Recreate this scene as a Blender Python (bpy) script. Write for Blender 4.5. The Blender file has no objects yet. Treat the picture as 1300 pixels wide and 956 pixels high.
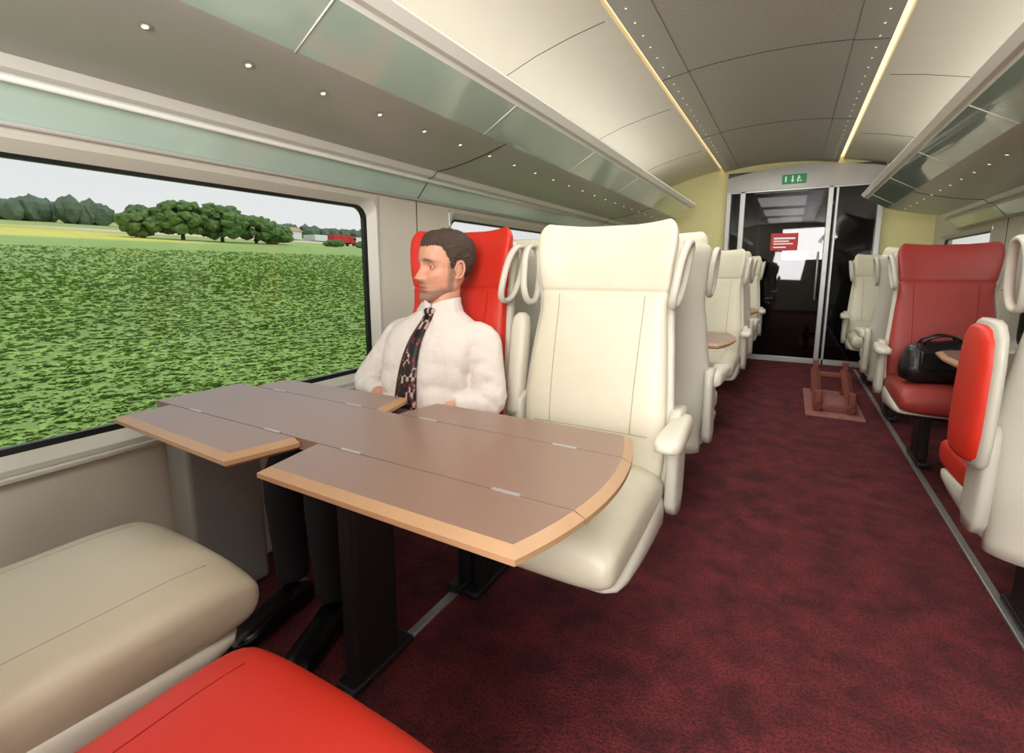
import bpy, bmesh, math, random
import numpy as np
from mathutils import Vector, Matrix
random.seed(3); np.random.seed(3)
S = bpy.context.scene
C = bpy.context.collection
try:
    S.view_settings.view_transform = 'Standard'
    S.view_settings.look = 'None'
except Exception: pass
XC = -0.22
def mx(x): return 2*XC - x
H = 1.1

# ---------------------------------------------------------------- materials
def srgb(r, g, b):
    f = lambda c: ((c/255+0.055)/1.055)**2.4 if c/255 > 0.04045 else c/255/12.92
    return (f(r), f(g), f(b), 1)
def mat(name, col, rough=0.5, metal=0.0, nscale=8, nvar=0.06, bump=0.0, bscale=120, emit=0, sheen=0, coat=0, bdist=0.01):
    m = bpy.data.materials.new(name); m.use_nodes = True
    nt = m.node_tree; b = nt.nodes['Principled BSDF']
    tc = nt.nodes.new('ShaderNodeTexCoord')
    n = nt.nodes.new('ShaderNodeTexNoise'); n.inputs['Scale'].default_value = nscale; n.inputs['Detail'].default_value = 4
    nt.links.new(tc.outputs['Object'], n.inputs['Vector'])
    mixn = nt.nodes.new('ShaderNodeMix'); mixn.data_type = 'RGBA'
    c2 = tuple(max(0, c*(1-nvar*2)) for c in col[:3])+(1,)
    c1 = tuple(min(1, c*(1+nvar)) for c in col[:3])+(1,)
    mixn.inputs[6].default_value = c2; mixn.inputs[7].default_value = c1
    nt.links.new(n.outputs['Fac'], mixn.inputs[0]); nt.links.new(mixn.outputs[2], b.inputs['Base Color'])
    b.inputs['Roughness'].default_value = rough; b.inputs['Metallic'].default_value = metal
    if sheen: b.inputs['Sheen Weight'].default_value = sheen
    if coat: b.inputs['Coat Weight'].default_value = coat
    if emit:
        b.inputs['Emission Color'].default_value = col; b.inputs['Emission Strength'].default_value = emit
    if bump:
        n2 = nt.nodes.new('ShaderNodeTexNoise'); n2.inputs['Scale'].default_value = bscale; n2.inputs['Detail'].default_value = 3
        bp = nt.nodes.new('ShaderNodeBump'); bp.inputs['Strength'].default_value = bump; bp.inputs['Distance'].default_value = bdist
        nt.links.new(tc.outputs['Object'], n2.inputs['Vector']); nt.links.new(n2.outputs['Fac'], bp.inputs['Height'])
        nt.links.new(bp.outputs['Normal'], b.inputs['Normal'])
    return m

M = {}
M['cream'] = mat('cream_leather', srgb(218, 212, 190), 0.42, bump=0.35, bscale=14, nvar=0.03)
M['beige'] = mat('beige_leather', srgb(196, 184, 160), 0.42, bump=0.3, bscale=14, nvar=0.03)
M['red'] = mat('red_leather', srgb(206, 44, 26), 0.5, bump=0.2, bscale=14, nvar=0.05)
M['darkred'] = mat('dark_red_leather', srgb(164, 60, 54), 0.5, bump=0.2, bscale=14, nvar=0.05)
M['seam'] = mat('seam_thread', srgb(172, 166, 144), 0.8)
M['seam_r'] = mat('seam_thread_red', srgb(150, 24, 16), 0.8)
M['shell'] = mat('seat_shell_plastic', srgb(200, 196, 182), 0.4, nvar=0.02)
M['arm'] = mat('armrest_plastic', srgb(212, 207, 191), 0.45, nvar=0.02)
M['dark'] = mat('dark_metal', srgb(34, 32, 34), 0.45, 0.3)
M['black'] = mat('black_plastic', srgb(16, 16, 18), 0.4)
M['alu'] = mat('aluminium', srgb(190, 190, 188), 0.35, 0.7)
M['wall'] = mat('wall_panel', srgb(208, 201, 186), 0.5, nvar=0.02)
M['frame'] = mat('window_surround', srgb(198, 194, 182), 0.4, nvar=0.02)
M['yellow'] = mat('end_wall_yellow', srgb(228, 221, 160), 0.5, nvar=0.02)
M['ceil'] = mat('ceiling_cream', srgb(214, 208, 194), 0.5, nvar=0.02)
M['ceilg'] = mat('ceiling_grey', srgb(166, 163, 157), 0.4, nvar=0.02)
M['rackg'] = mat('rack_grey', srgb(176, 175, 170), 0.35, 0.1, nvar=0.02)
M['rackw'] = mat('rack_white', srgb(226, 225, 218), 0.3, nvar=0.01)
M['glassg'] = mat('rack_green_glass', srgb(182, 206, 194), 0.12, nvar=0.04, nscale=3, coat=1)
M['warm'] = mat('warm_strip', (1, 0.78, 0.42, 1), emit=1.6, nvar=0)
M['spot'] = mat('spot_lamp', (1, 0.93, 0.75, 1), emit=1.0, nvar=0)
M['table'] = mat('table_laminate', srgb(142, 115, 101), 0.3, nvar=0.03, nscale=300)
M['tan'] = mat('table_edge_wood', srgb(184, 146, 110), 0.4, nvar=0.06, nscale=20)
M['ped'] = mat('pedestal_grey', srgb(158, 156, 150), 0.45)
M['steel'] = mat('steel_frame', srgb(185, 185, 183), 0.35, 0.4)
M['header'] = mat('door_header', srgb(182, 179, 174), 0.4, 0.1)
M['green'] = mat('sign_green', srgb(20, 130, 70), 0.5, emit=0.25)
M['white'] = mat('sign_white', srgb(235, 235, 235), 0.5, emit=0.2)
M['signred'] = mat('sign_red', srgb(205, 40, 45), 0.5)
M['wood'] = mat('brown_wood', srgb(130, 66, 50), 0.5, nvar=0.15, nscale=12)
M['mat'] = mat('floor_mat', srgb(160, 104, 96), 0.9, nvar=0.3, nscale=40)
M['bag'] = mat('bag_leather', srgb(20, 18, 20), 0.35, bump=0.3, bscale=60)
M['shirt'] = mat('shirt_cotton', srgb(222, 212, 204), 0.8, bump=0.9, bscale=11, nvar=0.03, bdist=0.02)
M['trouser'] = mat('trouser_wool', srgb(26, 24, 30), 0.85, bump=0.4, bscale=12)
M['shoe'] = mat('shoe_leather', srgb(14, 12, 12), 0.25)
M['hair'] = mat('hair_brown', srgb(78, 60, 48), 0.75, bump=0.6, bscale=220, nvar=0.35, nscale=110)
M['eye'] = mat('eye_white', srgb(225, 220, 215), 0.2)
M['iris'] = mat('iris', srgb(50, 40, 34), 0.2)
M['skinp'] = mat('skin_plain', srgb(204, 148, 122), 0.5, nvar=0.05, bump=0.08, bscale=80)
M['gasket'] = mat('window_gasket', srgb(14, 16, 18), 0.35)
M['trunk'] = mat('tree_bark', srgb(70, 58, 44), 0.9)
M['leafA'] = mat('tree_leaves', srgb(100, 128, 70), 0.95, nscale=1.6, nvar=0.35)
M['leafB'] = mat('forest_leaves', srgb(98, 116, 94), 0.95, nscale=0.4, nvar=0.25)
M['crop'] = mat('crop_leaves', srgb(150, 182, 92), 0.85, nscale=0.35, nvar=0.2)
M['truckred'] = mat('truck_red', srgb(200, 40, 40), 0.4)
M['truckwh'] = mat('truck_white', srgb(225, 225, 225), 0.5)
M['vest'] = mat('vestibule_grey', srgb(120, 120, 122), 0.5)
M['fold'] = mat('door_fold_dark', srgb(50, 50, 54), 0.4)

def carpet():
    m = bpy.data.materials.new('maroon_carpet'); m.use_nodes = True; nt = m.node_tree; b = nt.nodes['Principled BSDF']
    tc = nt.nodes.new('ShaderNodeTexCoord')
    n1 = nt.nodes.new('ShaderNodeTexNoise'); n1.inputs['Scale'].default_value = 7; n1.inputs['Detail'].default_value = 8; n1.inputs['Roughness'].default_value = 0.7
    n2 = nt.nodes.new('ShaderNodeTexNoise'); n2.inputs['Scale'].default_value = 130; n2.inputs['Detail'].default_value = 3
    for n in (n1, n2): nt.links.new(tc.outputs['Object'], n.inputs['Vector'])
    r = nt.nodes.new('ShaderNodeValToRGB'); r.color_ramp.elements[0].position = 0.38; r.color_ramp.elements[1].position = 0.66
    r.color_ramp.elements[0].color = srgb(78, 16, 24); r.color_ramp.elements[1].color = srgb(126, 40, 48)
    nt.links.new(n1.outputs['Fac'], r.inputs['Fac'])
    mm = nt.nodes.new('ShaderNodeMix'); mm.data_type = 'RGBA'; mm.blend_type = 'MULTIPLY'; mm.inputs[0].default_value = 0.9
    r2 = nt.nodes.new('ShaderNodeValToRGB'); r2.color_ramp.elements[0].position = 0.38; r2.color_ramp.elements[1].position = 0.58
    r2.color_ramp.elements[0].color = (0.35, 0.35, 0.35, 1); r2.color_ramp.elements[1].color = (1, 1, 1, 1)
    nt.links.new(n2.outputs['Fac'], r2.inputs['Fac'])
    nt.links.new(r.outputs['Color'], mm.inputs[6]); nt.links.new(r2.outputs['Color'], mm.inputs[7])
    nt.links.new(mm.outputs[2], b.inputs['Base Color']); b.inputs['Roughness'].default_value = 0.95
    bp = nt.nodes.new('ShaderNodeBump'); bp.inputs['Strength'].default_value = 0.8; bp.inputs['Distance'].default_value = 0.01
    nt.links.new(n2.outputs['Fac'], bp.inputs['Height']); nt.links.new(bp.outputs['Normal'], b.inputs['Normal'])
    return m
M['carpet'] = carpet()
def perforated():
    m = bpy.data.materials.new('perforated_ceiling'); m.use_nodes = True; nt = m.node_tree; b = nt.nodes['Principled BSDF']
    tc = nt.nodes.new('ShaderNodeTexCoord'); sp = nt.nodes.new('ShaderNodeSeparateXYZ'); nt.links.new(tc.outputs['Object'], sp.inputs[0])
    def sn(out, k):
        a = nt.nodes.new('ShaderNodeMath'); a.operation = 'MULTIPLY'; a.inputs[1].default_value = k; nt.links.new(out, a.inputs[0])
        c = nt.nodes.new('ShaderNodeMath'); c.operation = 'SINE'; nt.links.new(a.outputs[0], c.inputs[0]); return c.outputs[0]
    p = nt.nodes.new('ShaderNodeMath'); p.operation = 'MULTIPLY'
    nt.links.new(sn(sp.outputs[0], 300), p.inputs[0]); nt.links.new(sn(sp.outputs[1], 300), p.inputs[1])
    g = nt.nodes.new('ShaderNodeMath'); g.operation = 'GREATER_THAN'; g.inputs[1].default_value = 0.4; nt.links.new(p.outputs[0], g.inputs[0])
    mm = nt.nodes.new('ShaderNodeMix'); mm.data_type = 'RGBA'; mm.inputs[6].default_value = srgb(176, 171, 165); mm.inputs[7].default_value = srgb(104, 100, 96)
    nt.links.new(g.outputs[0], mm.inputs[0]); nt.links.new(mm.outputs[2], b.inputs['Base Color']); b.inputs['Roughness'].default_value = 0.45
    return m
M['perf'] = perforated()
def glass(name, tint, ior):
    m = bpy.data.materials.new(name); m.use_nodes = True; nt = m.node_tree; nt.nodes.clear()
    o = nt.nodes.new('ShaderNodeOutputMaterial'); t = nt.nodes.new('ShaderNodeBsdfTransparent'); t.inputs[0].default_value = tint
    g = nt.nodes.new('ShaderNodeBsdfGlossy'); g.inputs['Roughness'].default_value = 0.02
    f = nt.nodes.new('ShaderNodeFresnel'); f.inputs[0].default_value = ior
    mx_ = nt.nodes.new('ShaderNodeMixShader')
    nt.links.new(f.outputs[0], mx_.inputs[0]); nt.links.new(t.outputs[0], mx_.inputs[1]); nt.links.new(g.outputs[0], mx_.inputs[2]); nt.links.new(mx_.outputs[0], o.inputs[0])
    return m
M['glass'] = glass('window_glass', (0.95, 0.97, 0.96, 1), 1.45)
M['doorglass'] = glass('door_tinted_glass', (0.35, 0.35, 0.37, 1), 1.5)
def tie_mat():
    m = bpy.data.materials.new('tie_pattern'); m.use_nodes = True; nt = m.node_tree; b = nt.nodes['Principled BSDF']
    tc = nt.nodes.new('ShaderNodeTexCoord'); mp = nt.nodes.new('ShaderNodeMapping'); mp.inputs['Scale'].default_value = (100, 1, 42)
    nt.links.new(tc.outputs['Object'], mp.inputs[0])
    w = nt.nodes.new('ShaderNodeTexChecker'); w.inputs['Scale'].default_value = 1.0
    w.inputs[1].default_value = srgb(24, 18, 22); w.inputs[2].default_value = srgb(180, 150, 135)
    nt.links.new(mp.outputs[0], w.inputs['Vector'])
    n = nt.nodes.new('ShaderNodeTexNoise'); n.inputs['Scale'].default_value = 32; nt.links.new(tc.outputs['Object'], n.inputs['Vector'])
    r = nt.nodes.new('ShaderNodeValToRGB'); r.color_ramp.interpolation = 'CONSTANT'
    r.color_ramp.elements[0].color = srgb(22, 16, 20); r.color_ramp.elements[1].position = 0.54; r.color_ramp.elements[1].color = (1, 1, 1, 1)
    e = r.color_ramp.elements.new(0.45); e.color = srgb(140, 40, 46)
    nt.links.new(n.outputs['Fac'], r.inputs[0])
    mm = nt.nodes.new('ShaderNodeMix'); mm.data_type = 'RGBA'; mm.blend_type = 'MULTIPLY'; mm.inputs[0].default_value = 1
    nt.links.new(w.outputs[0], mm.inputs[6]); nt.links.new(r.outputs[0], mm.inputs[7]); nt.links.new(mm.outputs[2], b.inputs['Base Color'])
    b.inputs['Roughness'].default_value = 0.5
    return m
M['tie'] = tie_mat()
def skin_mat():
    m = bpy.data.materials.new('face_skin'); m.use_nodes = True; nt = m.node_tree; b = nt.nodes['Principled BSDF']
    a = nt.nodes.new('ShaderNodeAttribute'); a.attribute_name = 'Col'
    n = nt.nodes.new('ShaderNodeTexNoise'); n.inputs['Scale'].default_value = 60
    tc = nt.nodes.new('ShaderNodeTexCoord'); nt.links.new(tc.outputs['Object'], n.inputs[0])
    mm = nt.nodes.new('ShaderNodeMix'); mm.data_type = 'RGBA'; mm.blend_type = 'OVERLAY'; mm.inputs[0].default_value = 0.2
    nt.links.new(a.outputs['Color'], mm.inputs[6]); nt.links.new(n.outputs['Fac'], mm.inputs[7])
    nt.links.new(mm.outputs[2], b.inputs['Base Color']); b.inputs['Roughness'].default_value = 0.5
    b.inputs['Subsurface Weight'].default_value = 0.08; b.inputs['Subsurface Scale'].default_value = 0.02
    return m
M['face'] = skin_mat()

# ---------------------------------------------------------------- helpers
def empty(name, loc=(0, 0, 0), rz=0):
    e = bpy.data.objects.new(name, None); e.location = loc; e.rotation_euler = (0, 0, rz); e.empty_display_size = 0.1
    C.objects.link(e); return e
def mesh(name, v, f, mats, parent=None, smooth=False, midx=None, autos=None):
    me = bpy.data.meshes.new(name); me.from_pydata([tuple(p) for p in v], [], [tuple(q) for q in f])
    if not isinstance(mats, (list, tuple)): mats = [mats]
    for m in mats: me.materials.append(m)
    if midx is not None:
        for p, i in zip(me.polygons, midx): p.material_index = i
    bm = bmesh.new(); bm.from_mesh(me); bmesh.ops.recalc_face_normals(bm, faces=bm.faces); bm.to_mesh(me); bm.free()
    if smooth or autos:
        for p in me.polygons: p.use_smooth = True
    if autos:
        me.set_sharp_from_angle(angle=math.radians(autos))
    o = bpy.data.objects.new(name, me); C.objects.link(o)
    if parent: o.parent = parent
    return o
def bevel(o, w, seg=3):
    b = o.modifiers.new('bev', 'BEVEL'); b.width = w; b.segments = seg; b.limit_method = 'ANGLE'; b.angle_limit = math.radians(35)
    for p in o.data.polygons: p.use_smooth = True
    o.data.set_sharp_from_angle(angle=math.radians(50))
    return o
def boxes(name, lst, m, parent=None, bev=0):
    v = []; f = []
    for (x0, x1, y0, y1, z0, z1) in lst:
        k = len(v); v += [(x, y, z) for x in (x0, x1) for y in (y0, y1) for z in (z0, z1)]
        f += [tuple(i+k for i in q) for q in [(0, 1, 3, 2), (4, 6, 7, 5), (0, 4, 5, 1), (2, 3, 7, 6), (0, 2, 6, 4), (1, 5, 7, 3)]]
    o = mesh(name, v, f, m, parent)
    if bev: bevel(o, bev)
    return o
def box(name, x0, x1, y0, y1, z0, z1, m, parent=None, bev=0):
    return boxes(name, [(x0, x1, y0, y1, z0, z1)], m, parent, bev)
def loftvf(rings, cap=True, off=0):
    v = []; f = []; n = len(rings[0])
    for r in rings: v += list(r)
    for i in range(len(rings)-1):
        for j in range(n):
            a = i*n+j; b = i*n+(j+1) % n
            f.append((a+off, b+off, b+n+off, a+n+off))
    if cap:
        f.append(tuple(off+j for j in range(n))[::-1]); f.append(tuple(off+(len(rings)-1)*n+j for j in range(n)))
    return v, f
def loft(name, rings, m, parent=None, cap=True, smooth=True, autos=None):
    v, f = loftvf(rings, cap); return mesh(name, v, f, m, parent, smooth=smooth, autos=autos)
def sgnp(c, e): return math.copysign(abs(c)**e, c)
def tubevf(pts, rad, n=10, off=0, closed=False, flat=1.0):
    pts = [Vector(p) for p in pts]; N = len(pts)
    if not isinstance(rad, (list, tuple)): rad = [rad]*N
    rings = []; up = None
    for i in range(N):
        if closed: t = pts[(i+1) % N]-pts[i-1]
        else: t = pts[min(i+1, N-1)]-pts[max(i-1, 0)]
        t.normalize()
        if up is None:
            up = Vector((0, 0, 1)) if abs(t.z) < 0.9 else Vector((1, 0, 0))
        a = up - t*up.dot(t)
        if a.length < 1e-5: a = t.orthogonal()
        a.normalize(); up = a; b = t.cross(a)
        rings.append([tuple(pts[i]+a*rad[i]*math.cos(2*math.pi*k/n)+b*rad[i]*flat*math.sin(2*math.pi*k/n)) for k in range(n)])
    if closed:
        v, f = loftvf(rings, False, off)
        L = (N-1)*n
        for j in range(n): f.append((off+L+j, off+L+(j+1) % n, off+(j+1) % n, off+j))
        return v, f
    return loftvf(rings, True, off)
def tube(name, pts, rad, m, parent=None, n=10, closed=False, flat=1.0):
    v, f = tubevf(pts, rad, n, 0, closed, flat); return mesh(name, v, f, m, parent, smooth=True)
def tubes(name, plist, rad, m, parent=None, n=6):
    v = []; f = []
    for pts in plist:
        a, b = tubevf(pts, rad, n, len(v)); v += a; f += b
    return mesh(name, v, f, m, parent, smooth=True)
def smooth_table(tab, z):
    xs = [t[0] for t in tab]
    if z <= xs[0]: return list(tab[0][1:])
    if z >= xs[-1]: return list(tab[-1][1:])
    i = max(k for k in range(len(xs)) if xs[k] <= z); i = min(i, len(xs)-2)
    u = (z-xs[i])/(xs[i+1]-xs[i]); out = []
    for k in range(1, len(tab[0])):
        p1, p2 = tab[i][k], tab[i+1][k]
        d1 = (tab[i+1][k]-tab[max(i-1, 0)][k])/(xs[i+1]-xs[max(i-1, 0)])*(xs[i+1]-xs[i])
        d2 = (tab[min(i+2, len(xs)-1)][k]-tab[i][k])/(xs[min(i+2, len(xs)-1)]-xs[i])*(xs[i+1]-xs[i])
        out.append((2*u**3-3*u*u+1)*p1+(u**3-2*u*u+u)*d1+(-2*u**3+3*u*u)*p2+(u**3-u*u)*d2)
    return out
def ellr(n, fn): return [fn(a) for a in np.linspace(0, 2*math.pi, n, endpoint=False)]

# ---------------------------------------------------------------- seat
YF = [(0.40, -0.005), (0.50, 0.0), (0.62, -0.004), (0.75, 0.018), (0.9, 0.055), (1.02, 0.09), (1.1, 0.10), (1.18, 0.115), (1.25, 0.135)]
HW = [(0.40, 0.215), (0.5, 0.232), (0.65, 0.236), (0.85, 0.222), (0.98, 0.211), (1.06, 0.218), (1.16, 0.230), (1.25, 0.228)]
def yf(z): return smooth_table(YF, z)[0]
def hw(z): return smooth_table(HW, z)[0]
def wing(z): return 0.012+0.035*max(0, min(1, (z-0.95)/0.15))
def front(x, z):
    w = hw(z); u = min(1, abs(x)/w)
    return yf(z) - wing(z)*u**3 + 0.015*(1-(1-u**8))
def seat(x, yb, face, cm, arms=('down', 'down'), seam='seam', leg=0.0, handles=(-1, 1)):
    e = empty('passenger_seat', (x, yb, 0), 0 if face < 0 else math.pi)
    rings = []; n = 40
    zs = sorted(list(np.linspace(0.40, 1.19, 30))+[1.018, 1.024, 1.03, 1.036, 1.042])+list(1.19+0.05*np.sin(np.linspace(0.15, 1.0, 7)*math.pi/2))
    for z in zs:
        w = hw(z)-0.004*math.exp(-((z-1.03)/0.006)**2); th = 0.105-0.035*(z-0.4)/0.8 + 0.010*math.exp(-((z-1.11)/0.06)**2)
        k = 1.0
        if z > 1.19:
            q = (z-1.19)/0.0505; k = math.sqrt(max(0.0, 1-q*q))
        if z < 0.43: k = 0.9
        gro = 0.007*math.exp(-((z-1.03)/0.005)**2)
        r = []
        for j in range(n):
            a = 2*math.pi*j/n
            cx = sgnp(math.cos(a), 0.45); sy = sgnp(math.sin(a), 0.6)
            ww = w*(0.86+0.14*k) if z > 1.19 else w
            px = ww*cx; u = abs(cx)
            yc = yf(z)-wing(z)*u**3+th/2
            py = yc+sy*(th/2-gro)*k
            zz = z + (0.012*u**2 if z > 1.1 else 0)
            r.append((px, py, zz))
        rings.append(r)
    loft('backrest', rings, M[cm], e)
    sm = []
    sm.append([(xx, front(xx, 0.60)-0.0002, 0.60) for xx in np.linspace(-0.19, 0.19, 18)])
    for sx in (-1, 1):
        sm.append([(sx*(0.135+0.02*(z-0.6)), front(sx*0.14, z)-0.0002, z) for z in np.linspace(0.60, 1.02, 12)])
    tubes('seams', sm, 0.0012, M[seam], e)
    rings = []
    for z in list(np.linspace(0.30, 1.16, 22))+[1.18, 1.195, 1.203]:
        w = hw(max(z, 0.4))+0.018; k = 1 if z < 1.17 else {1.18: .93, 1.195: .75, 1.203: .4}[z]
        th = 0.075; r = []
        for j in range(32):
            a = 2*math.pi*j/32; cx = sgnp(math.cos(a), 0.5); sy = sgnp(math.sin(a), 0.6); u = abs(cx)
            yc = yf(max(z, 0.4))+0.105-0.02*(z-0.4)-wing(z)*u**3-0.035*u**4
            r.append(((w*cx)*(0.8+0.2*k), yc+sy*th/2*k, z))
        rings.append(r)
    loft('back_shell', rings, M['shell'], e)
    rings = []
    for t in [0, .004, .012, .03, .08, .15, .22, .3, .36, .40, .43, .45, .465, .478, .488, .494, .498, .5]:
        k = 1.0
        u_ = max(0, (t-0.42)/0.08)
        k = max(0.02, 1-u_**3.2)**(1/2.6)
        if t < 0.03: k = 0.6+0.4*t/0.03
        r = []
        for j in range(48):
            a = 2*math.pi*j/48; cx = sgnp(math.cos(a), 0.4); sz = sgnp(math.sin(a), 0.5)
            top = 0.014*math.cos(min(1, abs(cx))*1.4) - 0.022*max(0, (t-0.34)/0.16)**2
            hwid = 0.240
            if u_ > 0: hwid -= 0.035*(1-math.sqrt(max(0, 1-min(1, u_)**4)))
            zc = 0.432 + (0.0 if sz < 0 else top*sz)
            r.append((hwid*cx, 0.02-t, zc+0.070*sz*k))
        rings.append(r)
    loft('seat_cushion', rings, M[cm], e)
    sm = []
    for sx in (-1, 1):
        cx = 0.155/0.24; a = math.acos(cx**(1/0.4)); sz = math.sin(a)**0.5
        sm.append([(sx*0.155, 0.02-t, 0.432+0.070*sz+sz*(0.014*math.cos(cx*1.4)-0.022*max(0, (t-0.34)/0.16)**2)-0.0003) for t in np.linspace(0.03, 0.43, 12)])
    tubes('cushion_seams', sm, 0.0012, M[seam], e)
    rings = []
    for (t, w, z0, z1) in [(-0.10, .20, .32, .42), (-.05, .235, .30, .44), (0.0, .248, .30, .44), (.12, .250, .31, .425), (.25, .250, .325, .405), (.36, .246, .34, .39), (.41, .235, .35, .378), (.43, .21, .355, .370)]:
        rings.append(ellr(28, lambda a: (w*sgnp(math.cos(a), .35), -t, (z0+z1)/2+(z1-z0)/2*sgnp(math.sin(a), .5))))
    loft('seat_pan', rings, M['shell'], e)
    lx = leg
    boxes('pedestal', [(lx-.03, lx+.03, -.22, .06, 0.013, .04), (lx-.025, lx+.025, -.16, .0, .03, .31), (min(lx, -.1)-.02, max(lx, .1)+.02, -.15, -.02, .27, .325)], M['dark'], e, 0.008)
    for side, st in zip((-1, 1), arms):
        if st == 'none': continue
        xs = side*0.262
        rr = []
        for (z, y0, y1) in [(0.36, 0.02, .10), (.40, -.01, .13), (.5, -.0, .14), (.60, -.0, .145), (.655, 0.0, .14), (.68, .03, .12)]:
            rr.append(ellr(20, lambda a: (xs+0.020*sgnp(math.cos(a), .5), (y0+y1)/2+(y1-y0)/2*sgnp(math.sin(a), .6), z)))
        loft('side_panel', rr, M['shell'], e)
        xa = side*0.282
        if st == 'down':
            rr = []
            for (y, w, z0, z1) in [(.10, .018, .61, .66), (.06, .026, .606, .668), (0, .030, .606, .670), (-.06, .033, .612, .669), (-.12, .037, .618, .666), (-.165, .037, .622, .663), (-.19, .031, .627, .659), (-.203, .016, .634, .651)]:
                rr.append(ellr(20, lambda a: (xa+w*sgnp(math.cos(a), .6), y, (z0+z1)/2+(z1-z0)/2*sgnp(math.sin(a), .6))))
            loft('armrest', rr, M['arm'], e)
        elif st == 'up':
            rr = []
            for (z, w, y0, y1) in [(.60, .02, .0, .05), (.62, .028, -.01, .06), (.7, .03, .0, .07), (.82, .031, .02, .085), (.90, .031, .035, .095), (.935, .026, .045, .095), (.95, .012, .06, .085)]:
                rr.append(ellr(20, lambda a: (xa+w*sgnp(math.cos(a), .6), (y0+y1)/2+(y1-y0)/2*sgnp(math.sin(a), .6), z)))
            loft('armrest', rr, M['arm'], e)
        elif st == 'pad':
            for nm_, mm_, ex, w in (('armrest_pad', cm, 0, .030), ('armrest_shell', 'shell', .018, .020)):
                rr = []
                for (z, k, dy) in [(.565, .3, -.01), (.572, .7, -.01), (.59, .92, -.01), (.65, 1, -.005), (.75, 1, 0), (.85, .95, .008), (.91, .85, .012), (.94, .6, .015), (.95, .3, .016)]:
                    yc = 0.045+dy; hy = 0.115*k+ex
                    rr.append(ellr(28, lambda a: (xa+(0.012 if ex == 0 else 0)*side+w*(0.5+0.5*k)*sgnp(math.cos(a), .7), yc+hy*sgnp(math.sin(a), .7), z+(0 if ex == 0 else (z-.75)*0.08))))
                loft(nm_, rr, M[mm_], e)
    for side in handles:
        pts = []
        for k in range(28):
            a = 2*math.pi*k/28
            yy = 0.07+0.058*sgnp(math.cos(a), .8); zz = 1.085+0.095*sgnp(math.sin(a), .8)
            pts.append((side*(0.250+0.014*math.sin(a)), yy+0.3*(zz-1.085)+0.012, zz))
        tube('grab_handle', pts, 0.012, M['shell'], e, n=10, closed=True, flat=0.8)
    return e

WL, AL = 0.235, -0.32
seat(-1.105, 1.42, -1, 'red', ('none', 'none'), 'seam_r', leg=0.19, handles=(1,))
seat(-0.53, 1.42, -1, 'cream', ('up', 'down'), leg=AL)
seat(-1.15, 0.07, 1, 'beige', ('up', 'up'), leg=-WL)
seat(-0.53, -0.04, 1, 'red', ('up', 'none'), 'seam_r', leg=-AL)
seat(-1.15, 2.25, 1, 'cream', ('down', 'none'), leg=-WL)
seat(-0.53, 2.25, 1, 'cream', ('down', 'up'), leg=-AL)
seat(-1.15, 3.92, -1, 'cream', ('down', 'none'), leg=WL)
seat(-0.53, 3.92, -1, 'cream', ('up', 'down'), leg=AL)
seat(-1.15, 4.72, 1, 'cream', ('down', 'none'), leg=-WL)
seat(-0.53, 4.72, 1, 'cream', ('down', 'up'), leg=-AL)
seat(-0.53, 6.05, -1, 'cream', ('up', 'down'), leg=AL)
seat(-1.15, 6.05, -1, 'cream', ('none', 'none'), leg=WL)
seat(0.77, 1.86, 1, 'red', ('down', 'pad'), 'seam_r', leg=0.06)
seat(0.77, 3.55, -1, 'darkred', ('down', 'down'), 'seam_r', leg=-0.06)
seat(0.77, 4.35, 1, 'cream', ('down', 'down'), leg=0.06)
seat(0.77, 5.85, -1, 'cream', ('down', 'down'), leg=-0.06)

# ---------------------------------------------------------------- tables
def offset_poly(P, d):
    n = len(P); out = []
    A = sum(P[i][0]*P[(i+1) % n][1]-P[(i+1) % n][0]*P[i][1] for i in range(n)); s = 1 if A > 0 else -1
    lines = []
    for i in range(n):
        p = Vector(P[i]); q = Vector(P[(i+1) % n]); t = (q-p).normalized(); nn = Vector((-t.y, t.x))*s
        lines.append((p+nn*d[i], t))
    for i in range(n):
        p, t = lines[i-1]; q, u = lines[i]; c = t.x*u.y-t.y*u.x
        if abs(c) < 1e-4: out.append(tuple(q)); continue
        k = ((q.x-p.x)*u.y-(q.y-p.y)*u.x)/c
        out.append(tuple(p+t*k))
    return out
def tabletop(name, P, outer, z0, z1, parent, bw=0.02):
    d = [bw if i in outer else 0.0003 for i in range(len(P))]
    Q = offset_poly(P, d); n = len(P)
    v = [(p[0], p[1], z0) for p in offset_poly(P, [0.01 if i in outer else 0 for i in range(n)])]+[(p[0], p[1], z0+0.008) for p in P]+[(p[0], p[1], z1-0.010) for p in P]+[(q[0], q[1], z1) for q in Q]
    f = [tuple(range(n))[::-1]]; mi = [1]
    for r in range(3):
        for i in range(n):
            a = r*n+i; b = r*n+(i+1) % n; f.append((a, b, b+n, a+n)); mi.append(1 if i in outer else 0)
    f.append(tuple(3*n+i for i in range(n))); mi.append(0)
    return mesh(name, v, f, [M['table'], M['tan']], parent, midx=mi)
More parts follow.
